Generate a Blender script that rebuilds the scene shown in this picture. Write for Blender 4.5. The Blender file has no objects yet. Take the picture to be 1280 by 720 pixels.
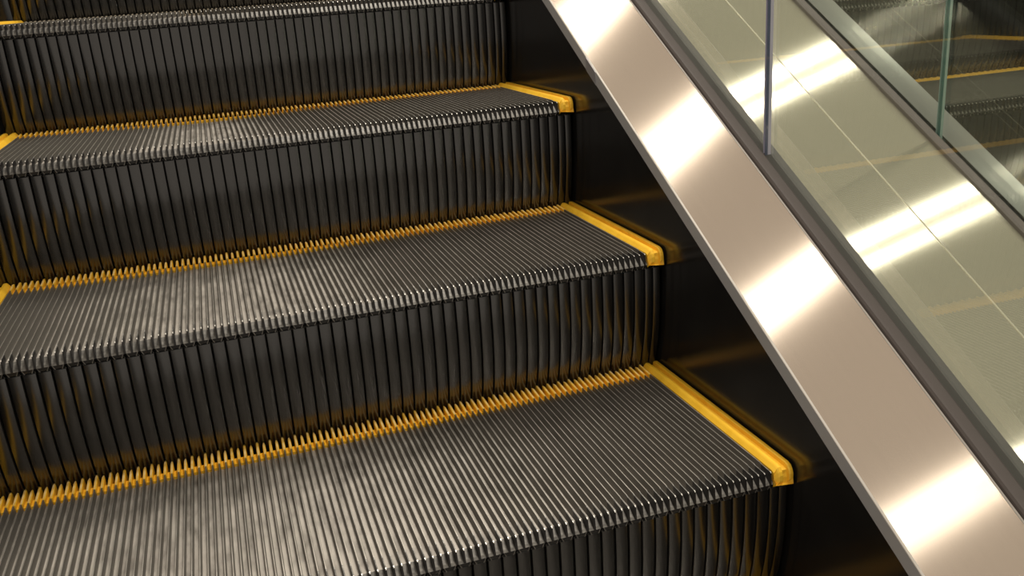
import bpy, math, random
from mathutils import Matrix, Vector
random.seed(7)
SC = bpy.context.scene
COL = SC.collection

# ------------------------------------------------------------------ sizes (metres)
GO, RISE = 0.3516, 0.2029          # going and rise of one step (30 degree escalator)
SL = RISE / GO
WID = 1.0065                       # step width; right edge at x = 0
PIT = 0.00914                      # cleat pitch
NCL = 106
X0 = -0.0235                       # first cleat, beside the right side strip
YA, YB = -1.25, 2.45               # ends of the balustrade that is built
DIR = Vector((0, GO, RISE)).normalized()

# ------------------------------------------------------------------ materials
def new_mat(name):
    m = bpy.data.materials.new(name); m.use_nodes = True
    nt = m.node_tree
    return m, nt, nt.nodes['Principled BSDF']

def simple(name, col, rough=0.5, metal=0.0, spec=0.5, coat=0.0, coat_rough=0.1):
    m, nt, b = new_mat(name)
    b.inputs['Base Color'].default_value = (*col, 1)
    b.inputs['Roughness'].default_value = rough
    b.inputs['Metallic'].default_value = metal
    b.inputs['Specular IOR Level'].default_value = spec
    b.inputs['Coat Weight'].default_value = coat
    b.inputs['Coat Roughness'].default_value = coat_rough
    return m

def noise_col(m, stops, scale, detail=4, stretch=(1, 1, 1), rough_range=None):
    nt = m.node_tree; b = nt.nodes['Principled BSDF']
    tc = nt.nodes.new('ShaderNodeTexCoord'); mp = nt.nodes.new('ShaderNodeMapping')
    mp.inputs['Scale'].default_value = stretch
    ns = nt.nodes.new('ShaderNodeTexNoise')
    ns.inputs['Scale'].default_value = scale; ns.inputs['Detail'].default_value = detail
    rp = nt.nodes.new('ShaderNodeValToRGB')
    rp.color_ramp.elements[0].position = stops[0][0]; rp.color_ramp.elements[0].color = (*stops[0][1], 1)
    rp.color_ramp.elements[1].position = stops[-1][0]; rp.color_ramp.elements[1].color = (*stops[-1][1], 1)
    for p, c in stops[1:-1]:
        e = rp.color_ramp.elements.new(p); e.color = (*c, 1)
    nt.links.new(tc.outputs['Object'], mp.inputs['Vector'])
    nt.links.new(mp.outputs['Vector'], ns.inputs['Vector'])
    nt.links.new(ns.outputs['Fac'], rp.inputs['Fac'])
    nt.links.new(rp.outputs['Color'], b.inputs['Base Color'])
    if rough_range:
        mr = nt.nodes.new('ShaderNodeMapRange')
        mr.inputs['To Min'].default_value, mr.inputs['To Max'].default_value = rough_range
        nt.links.new(ns.outputs['Fac'], mr.inputs['Value'])
        nt.links.new(mr.outputs['Result'], b.inputs['Roughness'])
    return m

def brushed(name, col, rough, aniso, wide=None, grain=0.05, dist=None):
    """stainless steel brushed along the slope of the escalator"""
    m, nt, b = new_mat(name)
    b.inputs['Metallic'].default_value = 1.0
    b.inputs['Roughness'].default_value = rough
    b.inputs['Anisotropic'].default_value = aniso
    v = nt.nodes.new('ShaderNodeCombineXYZ')
    t = wide or (1, 0, 0)
    for i in range(3): v.inputs[i].default_value = t[i]
    nt.links.new(v.outputs[0], b.inputs['Tangent'])
    if dist:
        g = nt.nodes.new('ShaderNodeBsdfAnisotropic'); g.distribution = dist
        g.inputs['Roughness'].default_value = rough; g.inputs['Anisotropy'].default_value = aniso
        nt.links.new(v.outputs[0], g.inputs['Tangent'])
        nt.links.new(g.outputs[0], nt.nodes['Material Output'].inputs['Surface'])
        b = type('B', (), {'inputs': {'Base Color': g.inputs['Color']}})
    # fine grain along the brushing direction
    geo = nt.nodes.new('ShaderNodeNewGeometry')
    mp = nt.nodes.new('ShaderNodeMapping')
    mp.inputs['Rotation'].default_value = (-math.atan(SL), 0, 0)
    mp2 = nt.nodes.new('ShaderNodeMapping'); mp2.inputs['Scale'].default_value = (500, 6, 500)
    ns = nt.nodes.new('ShaderNodeTexNoise'); ns.inputs['Scale'].default_value = 1; ns.inputs['Detail'].default_value = 3
    rp = nt.nodes.new('ShaderNodeValToRGB')
    rp.color_ramp.elements[0].position = 0.3; rp.color_ramp.elements[0].color = (*[c * (1 - grain) for c in col], 1)
    rp.color_ramp.elements[1].position = 0.7; rp.color_ramp.elements[1].color = (*[min(1, c * (1 + grain)) for c in col], 1)
    nt.links.new(geo.outputs['Position'], mp.inputs['Vector'])
    nt.links.new(mp.outputs['Vector'], mp2.inputs['Vector'])
    nt.links.new(mp2.outputs['Vector'], ns.inputs['Vector'])
    nt.links.new(ns.outputs['Fac'], rp.inputs['Fac'])
    nt.links.new(rp.outputs['Color'], b.inputs['Base Color'])
    return m

M = {}
M['groove'] = noise_col(simple('dusty_aluminium', (.3, .28, .25), .45, .55), [(.30, (.25, .228, .20)), (.5, (.43, .397, .352)), (.72, (.53, .49, .435))], 55, 6, (1, .35, 1), (.36, .58))
M['cleat_top'] = noise_col(simple('worn_cleat_top', (.7, .66, .6), .3, .9), [(.35, (.66, .62, .55)), (.65, (.92, .88, .80))], 90, 3, (1, .3, 1))
M['cleat_side'] = simple('cleat_side', (.15, .138, .12), .5, .3)  # groove walls, darkened in the colour to stand for their shade
M['nose_top'] = noise_col(simple('nose_grey', (.16, .155, .145), .45, .4), [(.35, (.10, .097, .09)), (.65, (.24, .23, .21))], 130, 3)
M['nose_face'] = noise_col(simple('nose_face', (.2, .19, .17), .5, .3), [(.35, (.085, .079, .07)), (.7, (.17, .158, .14))], 160, 3)
M['black'] = simple('black_front', (.012, .011, .011), .45)
M['tip_worn'] = simple('worn_tip', (.85, .82, .76), .35, .6)  # front corners of the cleats, rubbed bright
M['riser'] = noise_col(simple('black_riser_paint', (.01, .01, .01), .2), [(.35, (.005, .0048, .0046)), (.6, (.0085, .008, .0076)), (.8, (.016, .015, .014))], 60, 5, (3, 1, .12), (.14, .28))
M['riser'].node_tree.nodes['Principled BSDF'].inputs['IOR'].default_value = 1.80
M['yellow_grey'] = simple('rubbed_comb', (.40, .34, .25), .45, 0, .5)
M['rib_chamfer'] = simple('worn_rib_edge', (.28, .26, .24), .4, .5)
M['slot'] = simple('riser_slot', (.006, .006, .006), .6)
M['yellow'] = noise_col(simple('safety_yellow', (.80, .42, .03), .38, 0, .5), [(.30, (.84, .47, .026)), (.5, (.91, .53, .034)), (.75, (.93, .56, .05))], 40, 5)
M['yellow_worn'] = noise_col(simple('worn_yellow', (.85, .6, .25), .4, 0, .5), [(.35, (.80, .47, .07)), (.7, (.90, .68, .34))], 60, 4)
M['skirt'] = noise_col(simple('black_skirt', (.008, .0075, .007), .1, 0, .5), [(.3, (.0085, .008, .0075)), (.7, (.0125, .0118, .011))], 14, 4, (1, 1, 1), (.14, .20))
M["steel"] = brushed("brushed_steel_warm", (.72, .615, .51), .225, -.80, grain=.012, dist='GGX')
M['steel_outer'] = brushed('brushed_steel', (.82, .77, .645), .175, -.88, grain=.012, dist='GGX')
M['steel_far'] = brushed('brushed_steel_cool', (.75, .75, .74), .28, -.78, grain=.03, dist='GGX')
M['trim'] = simple('satin_grey_trim', (.40, .40, .405), .45, .1)
M['edge'] = simple('fold_highlight', (.42, .39, .35), .45, .5)  # highlight along the deck's folds, put in as a colour
M['joint'] = simple('joint_cover', (.42, .42, .45), .4, .6)
M['channel'] = simple('glazing_gasket', (.12, .103, .097), .55, .0, .3)
M['channel_dark'] = simple('glazing_gasket_outer', (.11, .105, .102), .55, .0, .3)
M['seal'] = simple('black_seal', (.012, .013, .012), .5)
M['seam'] = simple('seam_steel', (.85, .80, .68), .35, .9)
M['cladding'] = simple('dark_cladding', (.018, .018, .017), .4)
M['floor'] = noise_col(simple('tile_floor', (.2, .19, .17), .4), [(.3, (.07, .066, .06)), (.7, (.10, .095, .085))], 6, 4)
M['truss'] = simple('dark_steel', (.01, .01, .01), .6)

def glass_mat(name, tint, refl):
    m = bpy.data.materials.new(name); m.use_nodes = True
    nt = m.node_tree; nt.nodes.clear()
    out = nt.nodes.new('ShaderNodeOutputMaterial'); mix = nt.nodes.new('ShaderNodeMixShader')
    tr = nt.nodes.new('ShaderNodeBsdfTransparent'); tr.inputs[0].default_value = (*tint, 1)
    gl = nt.nodes.new('ShaderNodeBsdfGlossy'); gl.inputs['Roughness'].default_value = 0.0
    gl.inputs['Color'].default_value = (1, 1, 1, 1)
    geo = nt.nodes.new('ShaderNodeNewGeometry')
    dt = nt.nodes.new('ShaderNodeVectorMath'); dt.operation = 'DOT_PRODUCT'
    nt.links.new(geo.outputs['Normal'], dt.inputs[0]); nt.links.new(geo.outputs['Incoming'], dt.inputs[1])
    def mth(op, a, b=None, c=None):
        n = nt.nodes.new('ShaderNodeMath'); n.operation = op
        for i, q in enumerate((a, b, c)):
            if q is None: continue
            if isinstance(q, (int, float)): n.inputs[i].default_value = q
            else: nt.links.new(q, n.inputs[i])
        return n.outputs[0]
    k = mth('POWER', mth('SUBTRACT', 1.0, mth('ABSOLUTE', dt.outputs['Value'])), 5.0)
    fac = mth('MULTIPLY_ADD', k, 1.0 - refl, refl)          # Schlick's reflectance, the same from both sides
    nt.links.new(fac, mix.inputs[0]); nt.links.new(tr.outputs[0], mix.inputs[1])
    nt.links.new(gl.outputs[0], mix.inputs[2]); nt.links.new(mix.outputs[0], out.inputs['Surface'])
    return m
M['glass'] = glass_mat('clear_glass', (.94, .97, .93), .14)
M['glass_back'] = glass_mat('clear_glass_back', (.96, .98, .95), .03)
M['glass_far'] = glass_mat('clear_glass_far', (.96, .98, .95), .09)
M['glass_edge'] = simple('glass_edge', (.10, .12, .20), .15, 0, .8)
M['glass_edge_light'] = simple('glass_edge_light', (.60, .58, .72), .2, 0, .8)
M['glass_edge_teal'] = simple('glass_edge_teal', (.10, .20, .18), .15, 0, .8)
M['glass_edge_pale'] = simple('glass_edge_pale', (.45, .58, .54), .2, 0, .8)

# ------------------------------------------------------------------ mesh builder
class MB:
    def __init__(s): s.v = []; s.f = []; s.m = []; s.slots = []
    def slot(s, key):
        if key not in s.slots: s.slots.append(key)
        return s.slots.index(key)
    def face(s, pts, key):
        i = len(s.v); s.v += [tuple(p) for p in pts]
        s.f.append(tuple(range(i, i + len(pts)))); s.m.append(s.slot(key))
    def grid(s, rows, keys, flip=False):
        """rows: list of equal-length point rows; keys(j, i) gives the material of a cell"""
        b = len(s.v); n = len(rows[0])
        for r in rows: s.v += [tuple(p) for p in r]
        for j in range(len(rows) - 1):
            for i in range(n - 1):
                q = (b + j*n + i, b + j*n + i + 1, b + (j+1)*n + i + 1, b + (j+1)*n + i)
                s.f.append(q[::-1] if flip else q); s.m.append(s.slot(keys(j, i) if callable(keys) else keys))
    def box(s, x0, x1, y0, y1, z0, z1, key):
        a = [(x0,y0,z0),(x1,y0,z0),(x1,y1,z0),(x0,y1,z0),(x0,y0,z1),(x1,y0,z1),(x1,y1,z1),(x0,y1,z1)]
        for f in ((0,3,2,1),(4,5,6,7),(0,1,5,4),(1,2,6,5),(2,3,7,6),(3,0,4,7)):
            s.face([a[k] for k in f], key)
    def build(s, name, parent=None, smooth=False, weld=True):
        me = bpy.data.meshes.new(name); me.from_pydata(s.v, [], s.f); me.update()
        for k in s.slots: me.materials.append(M[k])
        me.polygons.foreach_set('material_index', s.m)
        import bmesh
        bm = bmesh.new(); bm.from_mesh(me)
        if weld: bmesh.ops.remove_doubles(bm, verts=bm.verts, dist=1e-6)
        bmesh.ops.recalc_face_normals(bm, faces=bm.faces)
        if smooth:
            for f in bm.faces: f.smooth = True
            for e in bm.edges:
                if len(e.link_faces) == 2 and e.calc_face_angle(0) > math.radians(35): e.smooth = False
        bm.to_mesh(me); bm.free()
        o = bpy.data.objects.new(name, me); COL.objects.link(o)
        if parent: o.parent = parent
        return o

def tag(o, label=None, cat=None, group=None, kind=None):
    if label: o['label'] = label
    if cat: o['category'] = cat
    if group: o['group'] = group
    if kind: o['kind'] = kind
    return o

def empty(name, loc):
    o = bpy.data.objects.new(name, None); o.location = loc; o.empty_display_size = .05
    COL.objects.link(o); return o

# ------------------------------------------------------------------ one escalator step
def make_step():
    root = empty('escalator_step', (0, 0, 0))
    YE = 0.3425                                     # rear end of the metal tread
    # ---- tread: cleats and grooves swept from the rear to the nose
    t = MB()
    FL = -0.0105
    tw, bw = .0006, .0015                           # half widths of a cleat, top and base
    xs0 = X0 + PIT * .5
    st = [(YE, 0, FL), (.20, 0, FL), (.026, 0, FL), (.022, -.0010, FL), (.014, -.0012, FL), (.0026, -.0016, FL - .0070), (.0008, -.0019, FL - .0090), (0.0, -.0030, FL - .0098)]
    for i in range(NCL):
        x = X0 - i * PIT
        rows = []
        for (y, zt, zf) in st:
            rows.append([(x + PIT/2, y, zf), (x + bw, y, zf), (x + tw, y, zt), (x - tw, y, zt), (x - bw, y, zf), (x - PIT/2, y, zf)])
        def key(j, c):
            if c in (0, 4): return 'groove' if j < 4 else 'nose_face'
            if c in (1, 3): return 'cleat_side' if j < 3 else 'black'
            return 'cleat_top' if j < 2 else ('nose_top' if j < 5 else 'tip_worn')
        t.grid(rows, key)
        y, zt, zf = st[-1]
        t.face([(x + bw, y, zf), (x + tw, y, zt), (x - tw, y, zt), (x - bw, y, zf)], 'black')
    xr, xl = X0 + PIT/2, X0 - (NCL - .5) * PIT
    zf = FL - .0098
    # lip: bevelled tabs between the slots, painted black as the overhang's shade, worn bright at their slanted ends
    for i in range(NCL // 2 + 1):
        x = X0 - (i * 2 - .5) * PIT + PIT * .5 - PIT     # slot cleats: every second one
        x = X0 - i * 2 * PIT - PIT * 1 + PIT
        xn = x - 2 * PIT
        if i < NCL // 2:
            x0_, x1_ = x - bw, max(xn + bw, xl)
            t.face([(x0_, 0, zf), (x1_, 0, zf), (x1_ + .0026, .001, zf - .0048), (x0_ - .0026, .001, zf - .0048)], 'black')
            for (u, w) in ((x0_, -1), (x1_, 1)):
                t.face([(u, -.0006, zf + .0006), (u + w * .0011, -.0006, zf + .0006), (u + w * .0040, -.0002, zf - .0052), (u + w * .0028, -.0002, zf - .0058)], 'nose_face')
    t.face([(xr, 0, zf - .0022), (xl, 0, zf - .0022), (xl, .012, zf - .0022), (xr, .012, zf - .0022)], 'black')
    t.face([(xr, .012, zf - .0022), (xl, .012, zf - .0022), (xl, .012, zf - .014), (xr, .012, zf - .014)], 'black')
    t.face([(xr, YE, FL), (xl, YE, FL), (xl, YE, FL - .03), (xr, YE, FL - .03)], 'black')
    t.face([(xr, YE, FL - .03), (xl, YE, FL - .03), (xl, .012, FL - .03), (xr, .012, FL - .03)], 'black')
    tag(t.build('tread', root))
    # ---- riser: wide ribs (two cleats each), curved back towards the bottom
    r = MB()
    ZT, ZB = zf - .0030, -0.222
    def yc(z): return 0.0025 + 0.0285 * abs((z - ZT) / .19) ** 2.8
    NZ = 16
    zs = [ZT + (ZB - ZT) * j / (NZ - 1) for j in range(NZ)]
    zs = [zs[0], zs[0] - .0045] + zs[1:]
    nr = NCL // 2
    ribs = [(X0 - (i * 2 + 1) * PIT, PIT - .0005, PIT - .0016) for i in range(nr)]
    ribs += [(X0 + .0071, .0066, .0055), (X0 + .0211, .0066, .0055), (X0 - NCL * PIT - .0090, .0085, .0072)]
    for (xc, hw, hf) in ribs:
        rows = []
        for j, z in enumerate(zs):
            foot = .0020 if j >= len(zs) - 2 else 0          # notched for the long comb teeth
            y = yc(z); n = (hw - .0045 if j == 0 else hw - foot); f = (hf - .0035 if j == 0 else hf - foot)
            dy = .004 if j == 0 else 0
            rows.append([(xc + n, y + .011, z), (xc + n, y + dy + .0026, z), (xc + f, y + dy + .0009, z), (xc + f * .45, y + dy + .0001, z), (xc - f * .45, y + dy + .0001, z), (xc - f, y + dy + .0009, z), (xc - n, y + dy + .0026, z), (xc - n, y + .011, z)])
        r.grid(rows, lambda j, c: ('rib_chamfer' if c in (1, 5) else 'slot') if j == 0 else ('slot' if c in (0, 6) else 'riser'))
    rows = [[(-.004, yc(z) + .0095, z), (-WID + .004, yc(z) + .0095, z)] for z in zs]
    r.grid(rows, 'slot')
    for sx in (-.002, -WID + .002):                 # side cheeks of the step
        r.grid([[(sx, yc(z) + .003, z), (sx, yc(z) + .05, z)] for z in zs], 'slot')
    r.build('riser', root, smooth=True)
    # ---- yellow comb along the rear edge
    c = MB()
    for i in range(NCL):
        x = X0 - i * PIT
        tip = .3855 if i % 2 == 0 else .3775
        w0, w1 = .0021, .0011
        sec = [(YE, w0, .0000), (.362, w0, .0010), (tip - .007, .0019, .0018), (tip, w1, .0008)]
        rows = [[(x + w + .0004, y, FL - .004), (x + w, y, z - .001), (x + w * .6, y, z), (x - w * .6, y, z), (x - w, y, z - .001), (x - w - .0004, y, FL - .004)] for (y, w, z) in sec]
        c.grid(rows, lambda j, k: 'yellow_worn' if k in (2,) else 'yellow')
        for rr in (rows[0], rows[-1]): c.face(rr, 'yellow')
    c.box(xl, xr, YE, .3605, FL - .012, FL + .004, 'yellow')
    c.build('rear_comb', root, weld=False)
    # ---- yellow side strips with two ridges, rounded over the nose
    for side in (1, -1):
        s = MB()
        prof = [(.0065, -.012), (.0065, .0030), (.0055, .0045), (.0015, .0045), (.0002, .0035), (-.0008, -.0016), (-.0078, -.0016), (-.0088, .0028), (-.0098, .0040), (-.0138, .0040), (-.0152, .0026), (-.0192, -.0030), (-.0196, -.0060), (-.0196, -.012)]
        path = [(.3780, 0, 1), (.373, .0010, 1), (.06, .0010, 1), (.006, .0006, 1), (.000, -.0012, 1), (-.0045, -.0062, .9), (-.0062, -.0110, .55), (-.0062, -.0190, .3)]
        rows = []
        for (y, dz, k) in path:
            row = []
            for (x, z) in prof:
                zz = z + dz if z > -.011 else (-.016 if dz > -.01 else -.0225 + (.003 if x < -.018 else 0))
                yy = y
                if dz < -.003 and z > -.011: yy = y + (.0045 - z) * .7
                row.append((x, yy, zz))
            rows.append(row)
        n = len(prof)
        s.grid(rows, 'yellow')
        s.face(rows[0], 'yellow')
        f = rows[-1]
        s.face(f, 'yellow')
        if side == -1:
            s.v = [(-WID - x, y, z) for (x, y, z) in s.v]
        s.build('side_strip', root)
    return root

def copy_tree(o, parent=None):
    c = o.copy(); COL.objects.link(c)
    if parent: c.parent = parent
    for ch in list(o.children): copy_tree(ch, c)
    return c

proto = make_step()
SHIFT = (WID + .599, .627)      # the neighbouring escalator: offset across and phase of its steps
step_labels = {
    -1: 'black and grey ribbed escalator step below the bottom edge of the picture',
    0: 'ribbed escalator step nearest the camera, widest grey tread with yellow edges',
    1: 'ribbed escalator step with yellow edges, second up from the nearest one',
    2: 'ribbed escalator step with yellow edges, third up from the nearest one',
    3: 'ribbed escalator step whose narrow tread shows along the top left of the picture',
    4: 'topmost ribbed escalator step, only the foot of its black riser visible',
}
for k, lab in step_labels.items():
    o = proto if k == 0 else None
    if o is None: o = copy_tree(proto)
    o.location = (0, k * GO, k * RISE)
    tag(o, lab, 'escalator step', 'escalator steps with yellow borders')

for o in list(bpy.data.objects):                       # the fourth step has its comb rubbed down to grey
    if o.name.startswith('rear_comb') and o.parent and 'top left' in o.parent.get('label', ''):
        o.data = o.data.copy()
        for i in range(len(o.data.materials)): o.data.materials[i] = M['yellow_grey']
        o['label'] = 'rubbed greyish comb teeth'
far_labels = {
    0: 'dim escalator step of the far escalator, low behind the grey steel strip',
    1: 'dim escalator step of the far escalator, its yellow rear line seen through both glass walls',
    2: 'dim escalator step of the far escalator, its riser above the yellow line at top right',
}
for k, lab in far_labels.items():
    o = copy_tree(proto); o.location = (SHIFT[0], (k + SHIFT[1]) * GO, (k + SHIFT[1]) * RISE)
    tag(o, lab, 'escalator step', 'steps of the far escalator')

# ------------------------------------------------------------------ sloping profiles of the balustrade
MIRROR = {'left': lambda x: -WID - x, 'far': lambda x: .599 - x, None: lambda x: x}
def slope(mb, prof, keys, y0=YA, y1=YB, closed=True, mirror=None, ny=1):
    """sweep an (x, height above the nose line) profile along the slope"""
    pts = prof + [prof[0]] if closed else prof
    rows = []
    for j in range(ny + 1):
        y = y0 + (y1 - y0) * j / ny
        rows.append([(MIRROR[mirror](x), y, h + y * SL) for (x, h) in pts])
    mb.grid(rows, (lambda j, i: keys[i]) if isinstance(keys, (list, tuple)) else keys)
    if closed:
        for r in (rows[0], rows[-1]): mb.face(r[:-1], keys if isinstance(keys, str) else keys[0])

SK = 0.0090      # face of the skirt panels
HD = 0.1980      # top of the inner deck above the nose line
SIDE_LABELS = {
    None: ('glossy black skirt panel beside the yellow step ends, mirroring them',
           'warm brushed steel sloping deck with four bright light streaks, between black skirt and glass'),
    'left': ('glossy black skirt panel along the left end of the steps, outside the picture',
             'brushed steel sloping deck left of the steps, outside the picture'),
    'far': ('dark skirt panel hidden below the narrow grey steel strip beyond the far glass',
            'narrow cool grey steel strip sloping away beyond the far glass'),
}
def side(mirror):
    sk = MB(); slope(sk, [(SK, -.36), (SK, .0985), (SK + .004, .0985), (SK + .004, -.36)], 'skirt', mirror=mirror)
    tag(sk.build('skirt_panel'), SIDE_LABELS[mirror][0], 'skirt panel')
    root = empty('inner_deck', (MIRROR[mirror](.06), 0, .15))
    tag(root, SIDE_LABELS[mirror][1], 'deck panel')
    st = 'steel_far' if mirror == 'far' else 'steel'
    def part(mb, name):
        p = mb.build(name); p.parent = root; p.matrix_parent_inverse = Matrix.Translation(root.location).inverted(); return p
    xt, ht = (.1120, .1635) if mirror == 'far' else (.1060, HD)
    a = MB(); slope(a, [(.0105, .1225), (xt, ht), (xt, ht - .006), (.0125, .1165)], st, mirror=mirror); part(a, 'deck_plate')
    b = MB(); slope(b, [(SK - .0010, .0985), (SK - .0010, .1205), (SK + .010, .1205), (SK + .010, .0985)], 'trim', mirror=mirror); part(b, 'lower_flange')
    c = MB(); slope(c, [(SK - .0010, .1205), (SK - .0005, .1213), (.0108, .1227), (.0125, .1165), (.009, .1180)], 'edge', mirror=mirror); part(c, 'edge_highlight')  # last part: the lower fold's highlight as a painted strip
    e = MB(); slope(e, [(xt - .0016, ht - .0006), (xt + .0002, ht + .0008), (xt + .0004, ht - .003), (xt - .0015, ht - .004)], 'edge', mirror=mirror); part(e, 'edge_highlight')  # the upper fold's highlight, also a painted strip
    if not mirror:
        j = MB(); slope(j, [(SK - .0018, .0983), (SK - .0018, .1206), (SK + .002, .1206), (SK + .002, .0983)], 'joint', .592, .632); part(j, 'joint_cover')['label'] = 'small paler grey joint cover on the flange'
side(None); side('left'); side('far')

GX = 0.1240      # near glass, inner face
GT = 0.0100
g = MB(); slope(g, [(.1070, .160), (.1070, .2030), (.1085, .2065), (.1110, .2080), (.1215, .2100), (.1232, .2085), (.1348, .2085), (.1365, .2100), (.1480, .2080), (.1520, .2030), (.1520, .160)], ['channel'] * 6 + ['channel_dark'] * 6)
tag(g.build('glazing_channel'), 'dull grey rubber channel that holds the near glass, beside warm steel deck', 'glazing channel')

def pane(name, x0, x1, y0, y1, base, top, keys, label, group):
    p = MB()
    b0, b1 = base + y0 * SL, base + y1 * SL
    t0, t1 = top + y0 * SL, top + y1 * SL
    A = [(x0, y0, b0), (x0, y1, b1), (x0, y1, t1), (x0, y0, t0)]
    B = [(x1, y0, b0), (x1, y1, b1), (x1, y1, t1), (x1, y0, t0)]
    p.face(A, keys[0]); p.face(B, keys[1])
    e0, e1 = keys[2], keys[3]
    e2 = keys[4] if len(keys) > 4 else e1
    p.face([A[0], A[3], B[3], B[0]], e0)
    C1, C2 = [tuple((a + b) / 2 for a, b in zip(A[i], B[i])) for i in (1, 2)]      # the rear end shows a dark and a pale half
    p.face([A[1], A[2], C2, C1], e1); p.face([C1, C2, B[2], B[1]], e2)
    p.face([A[3], A[2], B[2], B[3]], e1); p.face([A[0], A[1], B[1], B[0]], 'channel_dark')
    o = p.build(name); tag(o, label, 'glass panel', group); return o
GTOP = 1.02
pane('glass_panel', GX, GX + GT, YA, .2522, .2086, GTOP, ('glass_back', 'glass', 'glass_edge', 'glass_edge', 'glass_edge_light'), 'near glass balustrade panel, lower one, right of the violet vertical joint', 'glass balustrade panels')
pane('glass_panel', GX, GX + GT, .2562, YB, .2086, GTOP, ('glass_back', 'glass', 'glass_edge_light', 'glass_edge_light'), 'near glass balustrade panel, upper one, left of the violet vertical joint', 'glass balustrade panels')

# ------------------------------------------------------------------ outer deck between the two glass walls
HO = 0.1700
XS = 0.3140
d1 = MB(); slope(d1, [(.1525, HO), (XS - .0012, HO), (XS - .0012, HO - .004), (.1525, HO - .004)], 'steel_outer')
tag(d1.build('outer_deck_panel'), 'brushed steel outer deck panel seen through glass, left of the bright seam', 'deck panel', 'outer deck panels')
d2 = MB(); slope(d2, [(XS + .0012, HO), (.4480, HO), (.4480, HO - .004), (XS + .0012, HO - .004)], 'steel_outer')
tag(d2.build('outer_deck_panel'), 'brushed steel outer deck panel right of the bright seam, beside far channel', 'deck panel', 'outer deck panels')
d3 = MB(); slope(d3, [(XS - .0012, HO + .0006), (XS + .0012, HO + .0006), (XS + .0012, HO - .006), (XS - .0012, HO - .006)], 'seam')
tag(d3.build('seam_strip'), 'thin bright seam strip between the two outer deck panels', 'seam strip')

FX = 0.4650
h = MB(); slope(h, [(.4485, .150), (.4485, HO + .0060), (.4510, HO + .0090), (.4600, HO + .0097), (.4622, HO + .0090), (.4622, .150)], 'channel')
fc = h.build('glazing_channel'); tag(fc, 'dull grey channel with a black seal that holds the far glass', 'glazing channel')
s = MB(); slope(s, [(.4622, .150), (.4622, HO - .006), (.4648, HO - .006), (.4648, .150)], 'seal')
slope(s, [(.4752, .150), (.4752, HO - .0075), (.4856, HO - .0075), (.4856, .150)], 'seal')
so = s.build('black_seal'); so.parent = fc; so['label'] = 'black rubber seal line'
pane('glass_panel', FX, FX + GT, YA, .2855, .150, GTOP, ('glass_back', 'glass_far', 'glass_edge_teal', 'glass_edge_teal', 'glass_edge_pale'), 'far glass balustrade panel, lower one, right of the teal vertical joint', 'glass balustrade panels')
pane('glass_panel', FX, FX + GT, .2895, YB, .150, GTOP, ('glass_back', 'glass_far', 'glass_edge_pale', 'glass_edge_pale'), 'far glass balustrade panel, upper one, left of the teal vertical joint', 'glass balustrade panels')
# ------------------------------------------------------------------ setting
tr = MB(); slope(tr, [(-WID - .0, -.40), (.0, -.40), (.0, -.43), (-WID, -.43)], 'truss')
tag(tr.build('trim_1'), kind='structure')
fl = MB(); fl.box(-3.5, 4.5, -3.5, 5.5, -2.7, -2.6, 'floor')
tag(fl.build('floor'), kind='structure')
wl = MB(); wl.box(2.3, 2.4, -3.5, 5.5, -2.6, 1.6, 'cladding')
tag(wl.build('wall_right'), kind='structure')

# ------------------------------------------------------------------ ceiling light lines (out of the picture, above the escalator)
def tube(name, loc, lx, ly, power, col=(1, .93, .82)):
    l = bpy.data.lights.new(name, 'AREA'); l.shape = 'RECTANGLE'; l.size = lx; l.size_y = ly
    l.energy = power; l.color = col
    o = bpy.data.objects.new(name, l); o.location = loc; COL.objects.link(o)
    return o
for y in (2.86, 1.984, .995, .113, -.756, -1.63):          # twin tubes across the sloping ceiling
    z = 2.70 + .577 * y; k = z / 3.27
    for dy, power in ((-.060, 8.5), (.052, 13.0)):
        tube('ceiling_tube_light', (.2, y + dy * k, z), .30, .022, power * k * k)

wd = bpy.data.worlds.new('ambient'); SC.world = wd; wd.use_nodes = True
bg = wd.node_tree.nodes['Background']
bg.inputs[0].default_value = (.44, .39, .33, 1); bg.inputs[1].default_value = 1.0

# ------------------------------------------------------------------ camera
cam = bpy.data.cameras.new('camera'); co = bpy.data.objects.new('camera', cam); COL.objects.link(co)
R_ = Vector((0.94609609, -0.31680469, -0.06735712)); U_ = Vector((0.16070118, 0.27859572, 0.94686829)); F_ = Vector((0.28120691, 0.90665275, -0.31448921))
P_ = Vector((-0.62974951, -0.8893269, 0.61313463))
co.matrix_world = Matrix(((R_.x, U_.x, -F_.x, P_.x), (R_.y, U_.y, -F_.y, P_.y), (R_.z, U_.z, -F_.z, P_.z), (0, 0, 0, 1)))
cam.sensor_width = 36; cam.lens = 1137.446 / 1280 * 36; cam.clip_start = .01
SC.camera = co

SC.view_settings.view_transform = 'Standard'; SC.view_settings.look = 'None'
SC.view_settings.gamma = 1; SC.view_settings.use_curve_mapping = False
SC.view_settings.exposure = 0.38
